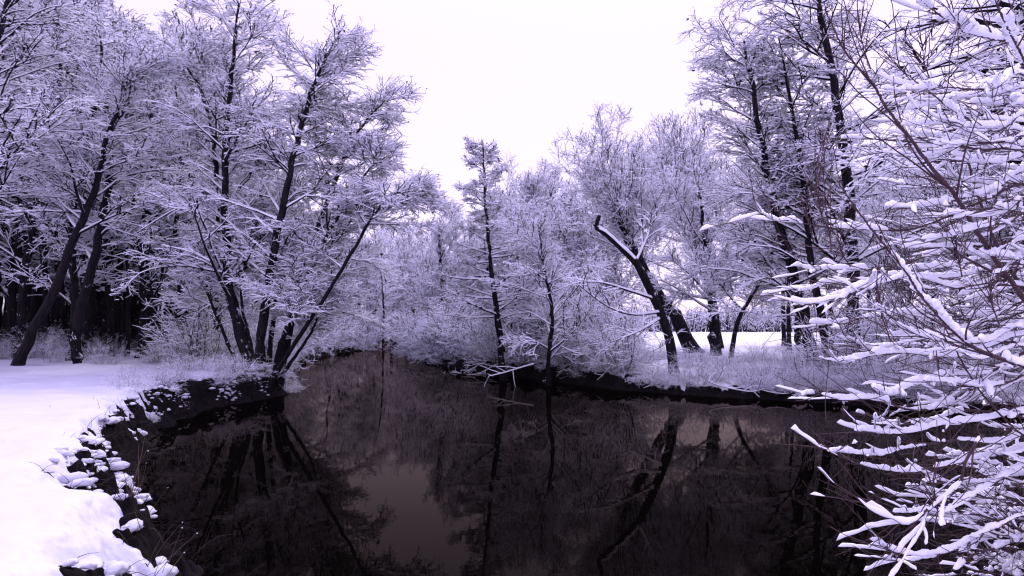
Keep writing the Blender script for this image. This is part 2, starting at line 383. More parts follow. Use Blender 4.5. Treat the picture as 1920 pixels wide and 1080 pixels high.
# ------------------------------------------------------------------ trees
def build_tree(trunk, r0, spec, name='alder_tree', lod=1.0, extra=None, taper=0.12):
    """trunk: (k,3) polyline in local space -> (trunk mesh, crown mesh)"""
    k = 26; P0 = catmull(trunk, k)[None]
    P0[:, 1:-1] += rng.normal(0, r0 * 0.16, (1, k - 2, 3)) * np.array([1, 1, .2])
    tt = np.linspace(0, 1, k)
    R0 = (1.05 * r0 * ((1 - tt) ** 0.72 * (1 - taper) + taper) * (1 + 0.55 * np.exp(-tt * k / 0.9)))[None]
    H = np.linalg.norm(trunk[-1] - trunk[0])
    s = dict(limbs=42, t0=.22, t1=.99, el=28, elsd=14, L=3.0, prof=lambda t: 1 - 0.7 * t, br=9, tw=6, tl=2, sw=.008, sh=.027, lr=(.6, 1.3), rr=.42,
             grav1=.02, tip1=-.085, clump=.2, cr=.035, lat=.7, gap=.88, twl=.62, brl=.60)
    s.update(spec)
    mt = MB(); tubes(mt, P0, R0, 10)
    L1, R1, t1 = spawn(P0, R0, s['limbs'], s['t0'], s['t1'], s['el'] + 6, s['elsd'], lambda t: 1.12 * s['L'] * s['prof']((t - s['t0']) / (1 - s['t0'])),
                       9, .07, s['grav1'], s['rr'], azim='round', tip=s['tip1'], rtip=.22, keep=s['gap'], front=.85, lr=s['lr'])
    if extra:                                          # hand-laid limbs
        E = np.stack([catmull(e[0], 10) for e in extra]); RE = np.stack([np.linspace(e[1], e[1] * .25, 10) for e in extra])
        L1 = np.concatenate([L1, E]); R1 = np.concatenate([R1, RE]); t1 = np.concatenate([t1, np.full(len(E), .3)])
    tubes(mt, L1, R1, 6, snow=.012, snow_to_r=.55, wide=.004)
    # the leader also carries branches
    Pl = P0[:, k // 2:]; idx = np.linspace(0, Pl.shape[1] - 1, 10).astype(int)
    LA, RA = L1, R1; PL, RL = Pl[:, idx], R0[:, k // 2:][:, idx]
    lens = np.linalg.norm(LA[:, -1] - LA[:, 0], axis=1)
    bl = s['brl'] * np.mean(lens)
    L2, R2, t2 = spawn(LA, RA, s['br'], .22, .99, 40, 12, lambda t: bl * (1.15 - .65 * t), 5, .09, s['grav1'], .6, lateral=s['lat'], tip=s['tip1'], rtip=.4, keep=.7)
    L2b, R2b, _ = spawn(PL, RL, 24, .1, .99, 46, 14, lambda t: min(bl, 1.3) * (1.1 - .8 * t), 5, .09, s['grav1'], .6, tip=s['tip1'], rtip=.4)
    L2 = np.concatenate([L2, L2b]); R2 = np.concatenate([R2, R2b])
    mc = MB()
    tubes(mc, L2, R2 * 1.0 + .002, 4, snow=s['sh'] * 1.25, wide=s['sw'] * 1.5, rand=.4)
    tl = s['twl']
    L3, R3, t3 = spawn(L2, R2, s['tw'], .12, 1.0, 40, 13, lambda t: tl * (1.1 - .5 * t), 3, .12, s['grav1'] * .5, .7, lateral=s['lat'], tip=s['tip1'] * 1.3)
    R3 = np.maximum(R3, .005 * lod)
    tubes(mc, L3, R3, 4, snow=s['sh'] * .85, wide=s['sw'], rand=.5, white=.2)
    L4, R4, t4 = spawn(L3, R3, s['tl'], .15, 1.0, 48, 20, lambda t: tl * .48 * (1.1 - .4 * t) , 2, .14, 0, .8, lateral=s['lat'] * .8, tip=s['tip1'])
    R4 = np.maximum(R4, .004 * lod)
    tubes(mc, L4, R4, 4, snow=s['sh'] * .7, wide=s['sw'] * .7, rand=.6, white=.4)
    if s['clump'] > 0:
        q = rng.random(len(L4)) < s['clump']
        C = L4[q, -1] + np.array([0, 0, .015]); blobs(mc, C, np.clip(rng.gamma(4, s['cr'] / 4, len(C)), .02, s['cr'] * 2.4))
        q = rng.random(len(L4)) < s['clump'] * .6
        C = L4[q, 1]; blobs(mc, C, np.clip(rng.gamma(4, s['cr'] / 5, len(C)), .02, s['cr'] * 2))
    return mt.mesh('trunk', [BARKS, SNOW], False), mc.mesh('crown', [TWIG, SNOW], False)

def tree_obj(name, base, meshes, label, cat='tree', group=None, rot=0.0, scale=1.0):
    e = bpy.data.objects.new(name, None); COL.objects.link(e); e.empty_display_size = .3
    e.location = base; e.rotation_euler = (0, 0, rot); e.scale = (scale,) * 3 if np.isscalar(scale) else scale
    prop(e, label, cat, group)
    link('trunk', meshes[0], e); link('crown', meshes[1], e)
    return e

def hero(name, label, pix, r0, spec, extra=(), lod=1.0, group=None, sink=.25, cat='tree'):
    """pix: [(px, py, d)...] from the foot up"""
    W = [at(*p) for p in pix]
    b = W[0].copy(); b[2] = ground_z(b[0], b[1]) - sink
    W[0] = b
    loc = [p - b for p in W]
    ex = [([at(*q) - b for q in e[0]], e[1]) for e in extra]
    return tree_obj(name, b, build_tree(np.array(loc), r0, spec, lod=lod, extra=ex), label, cat, group)

cone = lambda t: 1.05 - .85 * t
rnd = lambda t: .55 + .75 * np.sin(np.clip(t, 0, 1) * 2.6)
A = dict(limbs=46, el=30, L=3.3, prof=lambda t: 1.05 - .72 * t, br=9, tw=6, tl=3)

# the alder clump on the left bank
hero('alder_tree', 'tallest black-stemmed alder of the riverbank clump, with long snowy limbs reaching left',
     [(482, 705, 25.5), (452, 620, 25.6), (432, 540, 25.7), (424, 440, 25.8), (420, 330, 26), (428, 200, 26.2), (440, 100, 26.4), (448, 5, 26.6)], .20,
     dict(A, limbs=52, t0=.22, L=3.6, clump=0.28),
     extra=[([(427, 513, 25.7), (390, 506, 25.3), (345, 498, 25), (295, 502, 24.6), (258, 515, 24.2), (232, 545, 24)], .055),
            ([(428, 530, 25.7), (400, 470, 25.5), (380, 410, 25.3), (352, 385, 25.1), (318, 398, 25), (250, 440, 24.7)], .065),
            ([(421, 300, 26), (450, 250, 25.8), (478, 205, 25.6), (500, 180, 25.5)], .06),
            ([(421, 290, 26), (470, 275, 25.9), (520, 262, 25.8), (560, 270, 25.7)], .05),
            ([(424, 430, 26), (470, 380, 26.5), (500, 300, 27), (505, 200, 27)], .05)])
hero('alder_tree', 'second dark alder stem rising close beside the tallest one in the clump',
     [(470, 700, 26.8), (440, 600, 27), (412, 470, 27), (405, 350, 27), (398, 250, 27), (372, 160, 27), (330, 100, 27)], .15,
     dict(A, limbs=40, L=2.9, t0=.25, clump=0.28))
hero('alder_tree', 'alder at the waterline whose straight trunk leans slightly right up to a pointed snowy top',
     [(487, 722, 24.6), (489, 640, 24.6), (503, 540, 24.7), (522, 440, 24.8), (545, 320, 25), (570, 220, 25.2), (592, 150, 25.3), (618, 92, 25.4)], .19,
     dict(A, limbs=46, t0=.26, L=3.2, clump=0.25))
hero('alder_tree', 'alder of the clump leaning right, ending in a broad snowy crown above the river bend',
     [(520, 705, 25.4), (545, 610, 25.5), (572, 500, 25.6), (605, 400, 25.8), (645, 300, 26), (680, 235, 26.1), (722, 188, 26.2)], .13,
     dict(A, limbs=44, t0=.3, L=2.7, clump=0.25))
hero('alder_tree', 'thin alder leaning furthest right over the river, its tip bent down by snow',
     [(500, 728, 24.3), (545, 655, 24.2), (600, 572, 24.2), (650, 490, 24.3), (690, 420, 24.4), (725, 375, 24.5), (752, 362, 24.6), (776, 388, 24.7)], .085,
     dict(A, limbs=34, t0=.25, L=2.2, clump=0.19, el=15))
hero('alder_tree', 'slender alder between the leaning stems of the riverbank clump',
     [(512, 712, 24.9), (530, 640, 24.9), (560, 560, 25), (600, 470, 25.1), (640, 395, 25.3), (690, 320, 25.5), (730, 290, 25.5)], .10,
     dict(A, limbs=30, t0=.3, L=2.2, clump=0.19))
hero('alder_tree', 'short upright alder pole standing behind the waterline stem of the clump',
     [(500, 700, 27.4), (512, 600, 27.5), (528, 500, 27.6), (540, 420, 27.7), (560, 330, 27.8)], .11, dict(A, limbs=26, t0=.2, L=2.6, clump=0.17))

hero('alder_pole', 'thin snowy pole between the two largest stems at the foot of the alder clump',
     [(478, 712, 25.6), (470, 640, 25.6), (452, 560, 25.8), (462, 470, 26), (470, 400, 26)], .07, dict(A, limbs=20, t0=.4, L=1.8, clump=.1))
hero('alder_pole', 'slender curved pole rising right of the waterline stem',
     [(510, 720, 24.6), (522, 650, 24.5), (545, 600, 24.5), (556, 540, 24.6), (585, 460, 24.8)], .06, dict(A, limbs=20, t0=.4, L=1.7, clump=.1))
hero('alder_pole', 'short dark pole leaning right low over the water beside the furthest leaning alder',
     [(516, 722, 24.8), (545, 680, 24.8), (578, 632, 24.8), (598, 590, 24.9), (630, 520, 25.2)], .075, dict(A, limbs=20, t0=.35, L=1.8, clump=.1))
hero('alder_pole', 'leftmost thin stem leaning left out of the alder clump',
     [(455, 700, 26.4), (430, 650, 26.4), (405, 590, 26.5), (380, 520, 26.6), (370, 450, 26.6)], .08, dict(A, limbs=22, t0=.4, L=2.0, clump=.1))

# two bare-trunked trees at the edge of the left wood
hero('leaning_tree', 'dark trunk curving strongly to the right from the far left edge of the snowy meadow',
     [(28, 692, 26), (52, 640, 26), (95, 560, 26), (128, 480, 26.1), (160, 400, 26.2), (185, 330, 26.3), (200, 260, 26.4), (228, 185, 26.5), (250, 110, 26.6)], .20,
     dict(A, t0=.42, limbs=36, L=3.2, clump=0.33, cr=.036))
hero('upright_tree', 'brown trunk with broken stubs, second tree from the left at the meadow edge',
     [(144, 684, 27.5), (148, 610, 27.5), (162, 540, 27.6), (182, 460, 27.7), (196, 390, 27.8), (205, 310, 28), (200, 210, 28), (192, 120, 28), (185, 55, 28)], .21,
     dict(A, t0=.30, limbs=38, L=3.2, clump=0.33, cr=.036))
hero('leaning_tree', 'tall tree with heavy snow-clotted branches filling the top left corner',
     [(-110, 700, 22), (-90, 560, 22), (-70, 400, 22), (-45, 250, 22), (-10, 100, 22), (25, -40, 22), (50, -120, 22)], .16,
     dict(A, t0=.30, limbs=60, L=3.6, clump=0.33, cr=.042, prof=lambda t: 1.1 - .55 * t, tip1=-.1))

# middle of the picture, far bank
hero('conical_tree', 'slim conical tree with two dark stems standing against the sky at the river bend',
     [(948, 682, 31), (935, 610, 31), (924, 530, 31), (916, 450, 31), (910, 370, 31), (905, 262, 31)], .15,
     dict(limbs=84, el=12, elsd=12, L=2.9, brl=.28, twl=.36, prof=lambda t: 1.1 - .98 * t, br=8, tw=5, tl=4, t0=.22, clump=0.17, tip1=-.04),
     extra=[([(945, 660, 31.2), (935, 590, 31.3), (915, 510, 31.4), (908, 450, 31.4)], .07)])
hero('slim_tree', 'slim dark double-stemmed tree right of the conical one',
     [(962, 655, 34), (958, 600, 34), (975, 540, 34), (968, 470, 34), (975, 400, 34)], .10, dict(A, limbs=36, L=2.6, clump=0.11, t0=.15), lod=1.2)
hero('thorn_tree', 'low crooked tree with bare spreading limbs at the middle of the far bank',
     [(1027, 700, 28.5), (1030, 650, 28.5), (1036, 600, 28.5), (1028, 540, 28.6), (1015, 480, 28.7), (1010, 420, 28.8)], .11,
     dict(A, limbs=34, t0=.12, L=2.9, clump=0.06, el=35, lat=.4),
     extra=[([(1030, 660, 28.5), (1055, 640, 28), (1085, 610, 27.8), (1110, 575, 27.6)], .05), ([(1030, 655, 28.5), (1000, 640, 28), (965, 645, 27.6)], .04)])
V = dict(limbs=15, t0=.28, t1=.95, el=52, elsd=13, L=7.2, prof=lambda t: 1.0 - .45 * t, br=13, tw=7, tl=3, grav1=.015, tip1=.04, clump=0.07, lat=.25, gap=1,
         brl=.36, twl=.85, cr=.042, sw=.010, sh=.028)
hero('round_crowned_tree', 'left one of two round-crowned trees, its thick trunk leaning left on the far bank',
     [(1306, 656, 41), (1270, 600, 41), (1238, 556, 41), (1200, 490, 41), (1180, 450, 41), (1158, 405, 41), (1142, 375, 41)], .42,
     dict(V, t0=.45, limbs=58, L=5.6, lr=(.88, 1.08), rr=.17, br=10, el=42, elsd=30, prof=lambda t: .9 + .1 * t, brl=.34, tip1=.03, elow=5), lod=1.6)
hero('round_crowned_tree', 'right one of two round-crowned trees, with dark forking limbs spread like a fan',
     [(1345, 645, 47), (1335, 560, 47), (1318, 490, 47), (1295, 430, 47), (1275, 395, 47), (1266, 370, 47)], .36,
     dict(V, L=5.8, t0=.5, limbs=56, lr=(.88, 1.08), rr=.18, br=10, el=52, elsd=27, prof=lambda t: .9 + .1 * t, brl=.40, tip1=.05), lod=1.7)
hero('round_crowned_tree', 'pale rounded tree crown behind the conical tree beyond the river bend',
     [(1010, 655, 50), (1010, 580, 50), (1005, 500, 50), (1000, 420, 50), (1000, 350, 50)], .26, dict(V, L=5.4), lod=1.8)
hero('field_tree', 'short stout trunk with snowy spreading limbs in front of the white field',
     [(1340, 648, 36), (1338, 600, 36), (1337, 558, 36), (1325, 500, 36), (1318, 430, 36), (1310, 360, 36)], .27,
     dict(V, L=4.6, t0=.25, limbs=20, el=35, tip1=-.03), lod=1.3)
hero('field_tree', 'thin snowy tree leaning right across the gap above the white field',
     [(1366, 648, 33), (1385, 600, 33), (1410, 555, 33), (1440, 500, 33), (1452, 440, 33)], .12, dict(V, L=3.0, t0=.2, limbs=20, el=30, tip1=-.03), lod=1.2)

# right-hand group
hero('riverside_tree', 'forked trunk leaning left, with a cascading snowy crown, leftmost of the tall right-bank trees',
     [(1533, 672, 26.5), (1512, 620, 26.5), (1490, 520, 26.5), (1468, 440, 26.5), (1445, 350, 26.5), (1425, 260, 26.5), (1408, 150, 26.5), (1395, 75, 26.5)], .24,
     dict(A, limbs=60, t0=.22, L=2.9, clump=0.30, cr=.036, prof=lambda t: 1.1 - .55 * t, tip1=-.09),
     extra=[([(1515, 650, 26.5), (1495, 585, 26.2), (1470, 540, 26.0), (1440, 520, 25.7), (1410, 530, 25.5)], .07),
            ([(1500, 590, 26.5), (1440, 592, 25.8), (1400, 584, 25.5), (1350, 586, 25.2)], .035)])
hero('riverside_tree', 'narrow trunk standing against the leaning one on the right bank',
     [(1552, 680, 26.0), (1540, 600, 26.0), (1520, 500, 26.1), (1512, 400, 26.2), (1500, 300, 26.3), (1480, 180, 26.5), (1460, 70, 26.5)], .17,
     dict(A, limbs=46, t0=.28, L=2.7, clump=0.28, cr=.06))
hero('riverside_tree', 'thickest trunk of the right bank, rising snow-flecked out of the top of the picture',
     [(1592, 700, 25.7), (1598, 620, 25.7), (1600, 500, 25.8), (1594, 400, 25.8), (1582, 280, 25.9), (1566, 170, 26.1), (1542, 40, 26.2), (1530, -100, 26.2), (1520, -230, 26.2)], .26,
     dict(A, limbs=74, t0=.2, L=4.0, clump=0.25, cr=.036, prof=lambda t: 1.0 - .5 * t, br=10),
     extra=[([(1597, 330, 25.8), (1660, 300, 25.1), (1720, 235, 24.6), (1800, 185, 24.0)], .06),
            ([(1597, 380, 25.8), (1665, 320, 25.5), (1720, 228, 25.1), (1770, 215, 24.8)], .05),
            ([(1570, 180, 26.1), (1620, 100, 25.5), (1680, 60, 25.1), (1750, 40, 24.8)], .06)])
hero('overhanging_tree', 'tree whose thick dark limbs reach in across the top right corner',
     [(2180, 740, 15.5), (2170, 500, 15.5), (2130, 250, 15.5), (2100, 50, 15.5), (2070, -150, 15.5)], .33,
     dict(A, limbs=44, t0=.3, L=4.6, clump=0.19, cr=.042, br=11),
     extra=[([(2110, 120, 15.5), (2010, 60, 14.5), (1930, 42, 14), (1860, 45, 13.6), (1800, 30, 13.2), (1740, 40, 13)], .12),
            ([(2105, 80, 15.5), (1990, 20, 14.8), (1900, 12, 14.2), (1840, -10, 14)], .13),
            ([(2130, 250, 15.5), (1950, 230, 14.5), (1800, 240, 14), (1700, 270, 13.8), (1640, 300, 13.6)], .07),
            ([(2120, 180, 15.5), (1950, 130, 14.5), (1830, 105, 14), (1740, 130, 13.8), (1650, 180, 13.5)], .07)])

# ------------------------------------------------------------------ woods: prototypes copied
def proto(H, r0, spec, lod, lean=.04):
    z = np.linspace(0, 1, 6); w_ = rng.normal(0, 1, 2) * lean * H
    tr = np.stack([w_[0] * z ** 1.5 + rng.normal(0, .012 * H, 6), w_[1] * z ** 1.5 + rng.normal(0, .012 * H, 6), z * H], -1); tr[0] = 0
    return build_tree(tr, r0, spec, lod=lod)
G = dict(limbs=40, br=7, tw=5, tl=3, clump=.3, cr=.07, sw=.012, sh=.028, twl=.7)
dense = [proto(18, .20, dict(G, t0=.16, L=3.3, prof=lambda t: 1.0 - .5 * t, limbs=46, clump=.45, cr=.045), 1.5) for _ in range(3)]
tallp = [proto(18, .19, dict(G, t0=.38, L=2.8, limbs=36, clump=.55, cr=.045), 1.5, .06) for _ in range(2)]
roundp = [proto(7, .22, dict(V, t0=.4, L=5.2, limbs=32, lr=(.85, 1.1), rr=.28, el=52, elsd=27, prof=lambda t: 1, brl=.34, br=10, tw=6, sw=.015, sh=.032, clump=.15, cr=.06), 1.9) for _ in range(3)]
slimp = [proto(11, .12, dict(G, t0=.1, L=2.3, limbs=46, sw=.02, prof=lambda t: 1.05 - .6 * t, clump=.2), 1.7) for _ in range(2)]

def topline(px, pts):
    xs = [p[0] for p in pts]; ys = [p[1] for p in pts]; return float(np.interp(px, xs, ys))
LTOP = [(-400, -200), (60, -90), (120, -10), (170, 20), (215, 60), (330, 35), (365, 90), (400, 110), (480, 150), (560, 260), (650, 300), (720, 350), (760, 415), (820, 430), (880, 420)]
RTOP = [(840, 430), (880, 420), (950, 345), (1040, 335), (1060, 330), (1130, 330), (1250, 320), (1400, 200), (1700, 150), (2300, 0)]
def place(kind_list, H, px, d, ytop, name, label, group, k):
    p = at(px, 612, d); gz = ground_z(p[0], p[1]) - .2
    h = (612 - ytop) / F * d + EYE - gz
    s = h / H
    ms_ = kind_list[k % len(kind_list)]
    sw = min(max(s, .75), 1.35)
    return tree_obj(name, (p[0], p[1], gz), ms_, label, 'tree', group, rot=rng.uniform(0, 6.28), scale=(sw, sw, s))
placed = []
def free(px, d, m):
    x, y = (px - 960) / F * d, d
    s, _ = river_sd(np.array([x]), np.array([y]))
    if s[0] < 1.2: return False
    for q in placed:
        if (q[0] - x) ** 2 + (q[1] - y) ** 2 < m * m: return False
    placed.append((x, y)); return True
k = 0
for i in range(420):                                  # the wood on the left
    d = 29 + 46 * rng.random() ** 1.3; px = rng.uniform(-260, 730)
    if px < 40 and d < 30: continue
    if 200 < px < 470 and d < 31: continue
    if not free(px, d, 2.3): continue
    yt = topline(px, LTOP) + rng.uniform(0, 1) ** 1.5 * 130
    if d > 48: yt += 40
    if 380 < px: yt += 90
    if 380 < px and rng.random() < .35: continue
    kl, H = (dense, 18) if rng.random() < .5 else (tallp, 18)
    place(kl, H, px, d, yt, 'woodland_tree', 'dark-trunked tree among many in the snowy wood on the left', 'trees of the left wood', k); k += 1
    if k > 120: break
for i in range(70):
    d = rng.uniform(50, 92); px = rng.uniform(-330, 420)
    if not free(px, d, 2.0): continue
    place(dense, 18, px, d, topline(px, LTOP) + rng.uniform(60, 200), 'woodland_tree', 'dark-trunked tree among many in the snowy wood on the left', 'trees of the left wood', i)
poles = [proto(17, .13, dict(G, t0=.52, L=1.9, limbs=22, clump=.1), 1.4, .03) for _ in range(2)]
for i in range(260):
    d = rng.uniform(31, 62); px = rng.uniform(-200, 420)
    if not free(px, d, 1.1): continue
    if 200 < px < 420 and d < 34: continue
    place(poles, 17, px, d, topline(px, LTOP) + rng.uniform(40, 220), 'pole_tree', 'thin dark pole trunk in the depth of the left wood', 'thin trunks of the left wood', i)
    if len(placed) > 320: break
k = 0
for px, d, yt in [(640, 84, 470), (672, 78, 440), (705, 82, 420), (735, 90, 425), (762, 100, 428), (790, 96, 432), (720, 74, 480), (775, 88, 470), (745, 110, 440), (700, 100, 430), (800, 110, 425), (655, 95, 420)]:
    place(roundp if k % 2 else dense, 12 if k % 2 else 18, px, d, yt, 'distant_tree', 'pale distant tree where the river bends out of sight', 'trees beyond the river bend', k); k += 1
hero('round_crowned_tree', 'pale low-forking tree with open arching limbs right of the river bend',
     [(818, 662, 52), (822, 600, 52), (828, 540, 52), (825, 480, 52), (822, 425, 52)], .24, dict(V, L=5.0, t0=.12, el=35, tip1=-.02), lod=1.9)
for px, d in [(700, 118), (716, 122), (730, 116), (742, 120), (755, 117), (768, 121), (780, 118), (795, 116), (810, 119), (690, 121), (725, 126), (760, 128)]:
    place(slimp, 11, px, d, 540 + rng.uniform(0, 30), 'distant_tree', 'low pale tree closing the view at the far end of the river', 'trees at the end of the river', k); k += 1
k = 0
for px, d, yt in [(845, 60, 440), (868, 66, 425), (895, 58, 450), (925, 62, 400), (950, 56, 350), (985, 60, 345), (1030, 62, 335), (1060, 58, 345), (880, 45, 500),
                  (985, 42, 430), (1015, 38, 470), (1060, 44, 400), (1090, 48, 380), (1085, 38, 480), (1120, 42, 450), (850, 52, 500), (1150, 55, 400)]:
    if d > 50: place(roundp, 12, px, d, yt, 'distant_tree', 'pale rounded tree in the thicket behind the far bank', 'pale trees behind the far bank', k)
    else: place(slimp, 11, px, d, yt, 'slim_tree', 'slim snowy tree in the thicket along the far bank', 'slim trees of the far bank', k)
    k += 1
k = 0
for px, d, yt in [(1470, 56, 300), (1500, 58, 240), (1560, 46, 330), (1625, 50, 300), (1690, 54, 260), (1750, 46, 300), (1820, 50, 240),
                  (1890, 44, 200), (1700, 36, 330), (1800, 32, 300), (1900, 34, 200), (2020, 38, 150), (1480, 44, 360)]:
    place(roundp if k % 3 else dense, 12 if k % 3 else 18, px, d, yt, 'background_tree', 'snowy tree among those behind the big trunks on the right', 'trees behind the right bank', k); k += 1

# ------------------------------------------------------------------ undergrowth and shrubs
def shrub_mesh(n, L, Rr, sh, sw, arch, lod=1.0, up=60):
    az = rng.uniform(0, 6.28, n); el = np.radians(rng.normal(up, 18, n))
    B = np.stack([np.cos(az), np.sin(az), np.zeros(n)], -1) * (rng.random(n) ** .6 * Rr)[:, None]
    D = np.stack([np.cos(az) * np.cos(el), np.sin(az) * np.cos(el), np.sin(el)], -1) + rng.normal(0, .3, (n, 3))
    P1 = walk(B, nrm(D), L * rng.uniform(.5, 1.2, n), 7, .12, arch)
    R1 = np.linspace(.010, .004, 8)[None] * np.ones((n, 1)) * lod
    mb = MB(); tubes(mb, P1, R1, 4, snow=sh, wide=sw, rand=.5)
    P2, R2, _ = spawn(P1, R1, 7, .2, 1, 45, 20, lambda t: L * .32 * (1.1 - .5 * t), 3, .2, arch, .8, lateral=.4)
    R2 = np.maximum(R2, .004 * lod); tubes(mb, P2, R2, 4, snow=sh, wide=sw, rand=.5)
    P3, R3, _ = spawn(P2, R2, 4, .2, 1, 45, 20, lambda t: L * .14, 2, .2, 0, .8, lateral=.4)
    R3 = np.maximum(R3, .003 * lod); tubes(mb, P3, R3, 4, snow=sh, wide=sw, rand=.6)
    return mb
bram = [shrub_mesh(46, 1.25, .55, .008, .003, -.15).mesh('canes', [TWIG, SNOW]) for _ in range(3)]
tall = [shrub_mesh(34, 2.9, .6, .019, .008, -.03, 1.2, 66).mesh('branches', [TWIG, SNOW]) for _ in range(3)]
under = [shrub_mesh(30, 2.9, .6, .0045, .001, -.05, 1.0, 62).mesh('branches', [TWIG, SNOW]) for _ in range(3)]
def shrub(name, me, px, d, s, label, group, x=None, sz=1.0):
    p = at(px, 612, d) if x is None else np.array([x, d, 0]); gz = ground_z(p[0], p[1]) - .03
    o = link(name, me); o.location = (p[0], p[1], gz); o.scale = (s, s, s * sz); o.rotation_euler = (0, 0, rng.uniform(0, 6.28))
    return prop(o, label, 'shrub', group)
k = 0
for i in range(900):                                  # brambles on the far bank
    px = rng.uniform(770, 1900)
    # distance of the water's edge in that column
    ds = np.linspace(17, 75, 200); xs = (px - 960) / F * ds; s, r_ = river_sd(xs, ds)
    w_ = np.where(s < 0)[0]
    if len(w_) == 0: continue
    d0 = ds[w_[-1]] + (1.2 if px < 1150 else .6)
    d = d0 + rng.random() ** 1.6 * 7
    shrub('bramble_bush', (under if rng.random() < .5 else bram)[k % 3], px, d, rng.uniform(.5, 1.05) * (.48 if 1200 < px < 1530 else .7), 'low snow-dusted bramble bush on the far bank', 'brambles along the far bank', sz=rng.uniform(.6, 1.0)); k += 1
    if k > 230: break
k = 0
for i in range(400):                                  # taller bushes between the far-bank trees
    px = rng.uniform(780, 1180) if rng.random() < .75 else rng.uniform(1560, 2000)
    ds = np.linspace(17, 75, 200); xs = (px - 960) / F * ds; s, r_ = river_sd(xs, ds)
    w_ = np.where(s < 0)[0]
    if len(w_) == 0: continue
    d = ds[w_[-1]] + 1 + rng.random() * 9
    shrub('tall_shrub', tall[k % 3], px, d, rng.uniform(.7, 1.25), 'tall twiggy shrub in the thicket behind the far bank', 'tall shrubs of the far bank'); k += 1
    if k > 62: break
for i in range(95):
    d = rng.uniform(70, 100); px = rng.uniform(-330, 560)
    if i > 69: d = rng.uniform(112, 122); px = rng.uniform(680, 815)
    shrub('understory_shrub', under[i % 3], px, d, rng.uniform(1.3, 2.2), *(('tall dim bush deep inside the left wood', 'bushes deep in the left wood') if i < 70 else ('pale bush closing the far end of the river', 'bushes at the end of the river')))
k = 0
for i in range(500):                                  # understory of the left wood
    px = rng.uniform(-120, 640); d = rng.uniform(27.5, 44)
    x = (px - 960) / F * d; s, r_ = river_sd(np.array([x]), np.array([float(d)]))
    if s[0] < 1 or (r_[0]): continue
    if 240 < px < 330 and d < 36: continue
    shrub('understory_shrub', under[k % 3], px, d, rng.uniform(.25, .62), 'snow-dusted bush in the undergrowth at the foot of the left wood', 'bushes under the left wood'); k += 1
    if k > 75: break
k = 0
for px, d in [(440, 23.6), (400, 24.5), (360, 24), (430, 25), (455, 24.4), (515, 24.8), (535, 25.6), (470, 26), (545, 27.5), (380, 26), (340, 26.5), (500, 26.4), (350, 24.5), (390, 27), (425, 27)]:
    shrub('bramble_bush', bram[k % 3], px, d, rng.uniform(.5, .8), 'low snow-flecked bramble on the dark bank around the alder clump', 'brambles around the alder clump', sz=.7); k += 1

for i in range(600):
    d = rng.uniform(28, 80); xs = np.linspace(-40, -5, 200); s, r_ = river_sd(xs, np.full(200, d)); w_ = np.where(s < 0)[0]
    if len(w_) == 0: continue
    x = xs[w_[0]] - .3 - rng.random() ** 1.5 * 5
    shrub('understory_shrub', (tall if rng.random() < .6 else bram)[k % 3], 0, d, rng.uniform(.6, 1.1), 'snowy bush on the left bank between the alder clump and the river bend', 'bushes along the left bank', x=x); k += 1
    if k > 110: break
# far tree line across the field
B_, D_, L_ = [], [], []
k = 0
for i in range(900):                                  # low brambles on the dark bank before the clump
    x, y = rng.uniform(-12, -7.5), rng.uniform(16, 27)
    sd1, r_ = river_sd(np.array([x]), np.array([y]))
    if not (.5 < sd1[0] < 2.3) or (y < 19 and sd1[0] > 1.4): continue
    shrub('bramble_bush', under[k % 3] if rng.random() < .6 else bram[k % 3], 0, y, rng.uniform(.10, .26), 'thin dark bramble on the black bank in front of the alder clump', 'thin brambles of the black bank', x=x, sz=.8); k += 1
    if k > 46: break
n = 2600
az = np.radians(rng.uniform(-20, 60, n)); dd = rng.uniform(185, 230, n)
B = np.stack([np.sin(az) * dd, np.cos(az) * dd, np.full(n, -.3)], -1)
hgt = (4.5 + 4.5 * (fbm(az * 30, dd * .0, 3, 77) + .5)) * rng.uniform(.6, 1.15, n)
P1 = walk(B, nrm(rng.normal(0, .12, (n, 3)) + ZUP), hgt, 5, .08, .05); R1 = np.linspace(.16, .05, 6)[None] * np.ones((n, 1))
mb = MB(); tubes(mb, P1, R1, 4)
P2, R2, _ = spawn(P1, R1, 12, .1, 1, 35, 20, lambda t: 2.0, 3, .15, .0, .5, azim='round'); R2[:] = .05
tubes(mb, P2, R2, 4, snow=.07, wide=.03)
prop(link('distant_wood', mb.mesh('distant_wood', [TWIG, SNOW])), 'hazy line of trees along the far side of the white field', 'wood', kind='stuff')

# fallen branches by the far bank
def log(name, label, pts, r, snow=True, cat='branch'):
    b = at(*pts[0]); P = catmull([at(*p) - b for p in pts], 14)[None]; Rd = (np.linspace(r, r * .4, 14) * rng.uniform(.85, 1.1, 14))[None]
    mb = MB(); tubes(mb, P, Rd, 8, snow=.015 if snow else 0, snow_to_r=.4)
    P2, R2, _ = spawn(P, Rd, 6, .3, 1, 40, 10, lambda t: .9, 4, .2, 0, .5); tubes(mb, P2, R2, 4, snow=.02, wide=.008)
    o = link(name, mb.mesh(name, [BARK, SNOW])); o.location = b; return prop(o, label, cat)
log('fallen_branch', 'snow-covered dead branch slanting down to the dark water near the conical tree', [(1000, 683, 29), (975, 690, 28.6), (945, 699, 28.2), (915, 706, 28)], .04)
log('fallen_branch', 'long bare branch lying low over the water below the leaning trees of the far bank', [(1360, 690, 25), (1330, 715, 24.3), (1400, 734, 23.4), (1435, 729, 23)], .03)
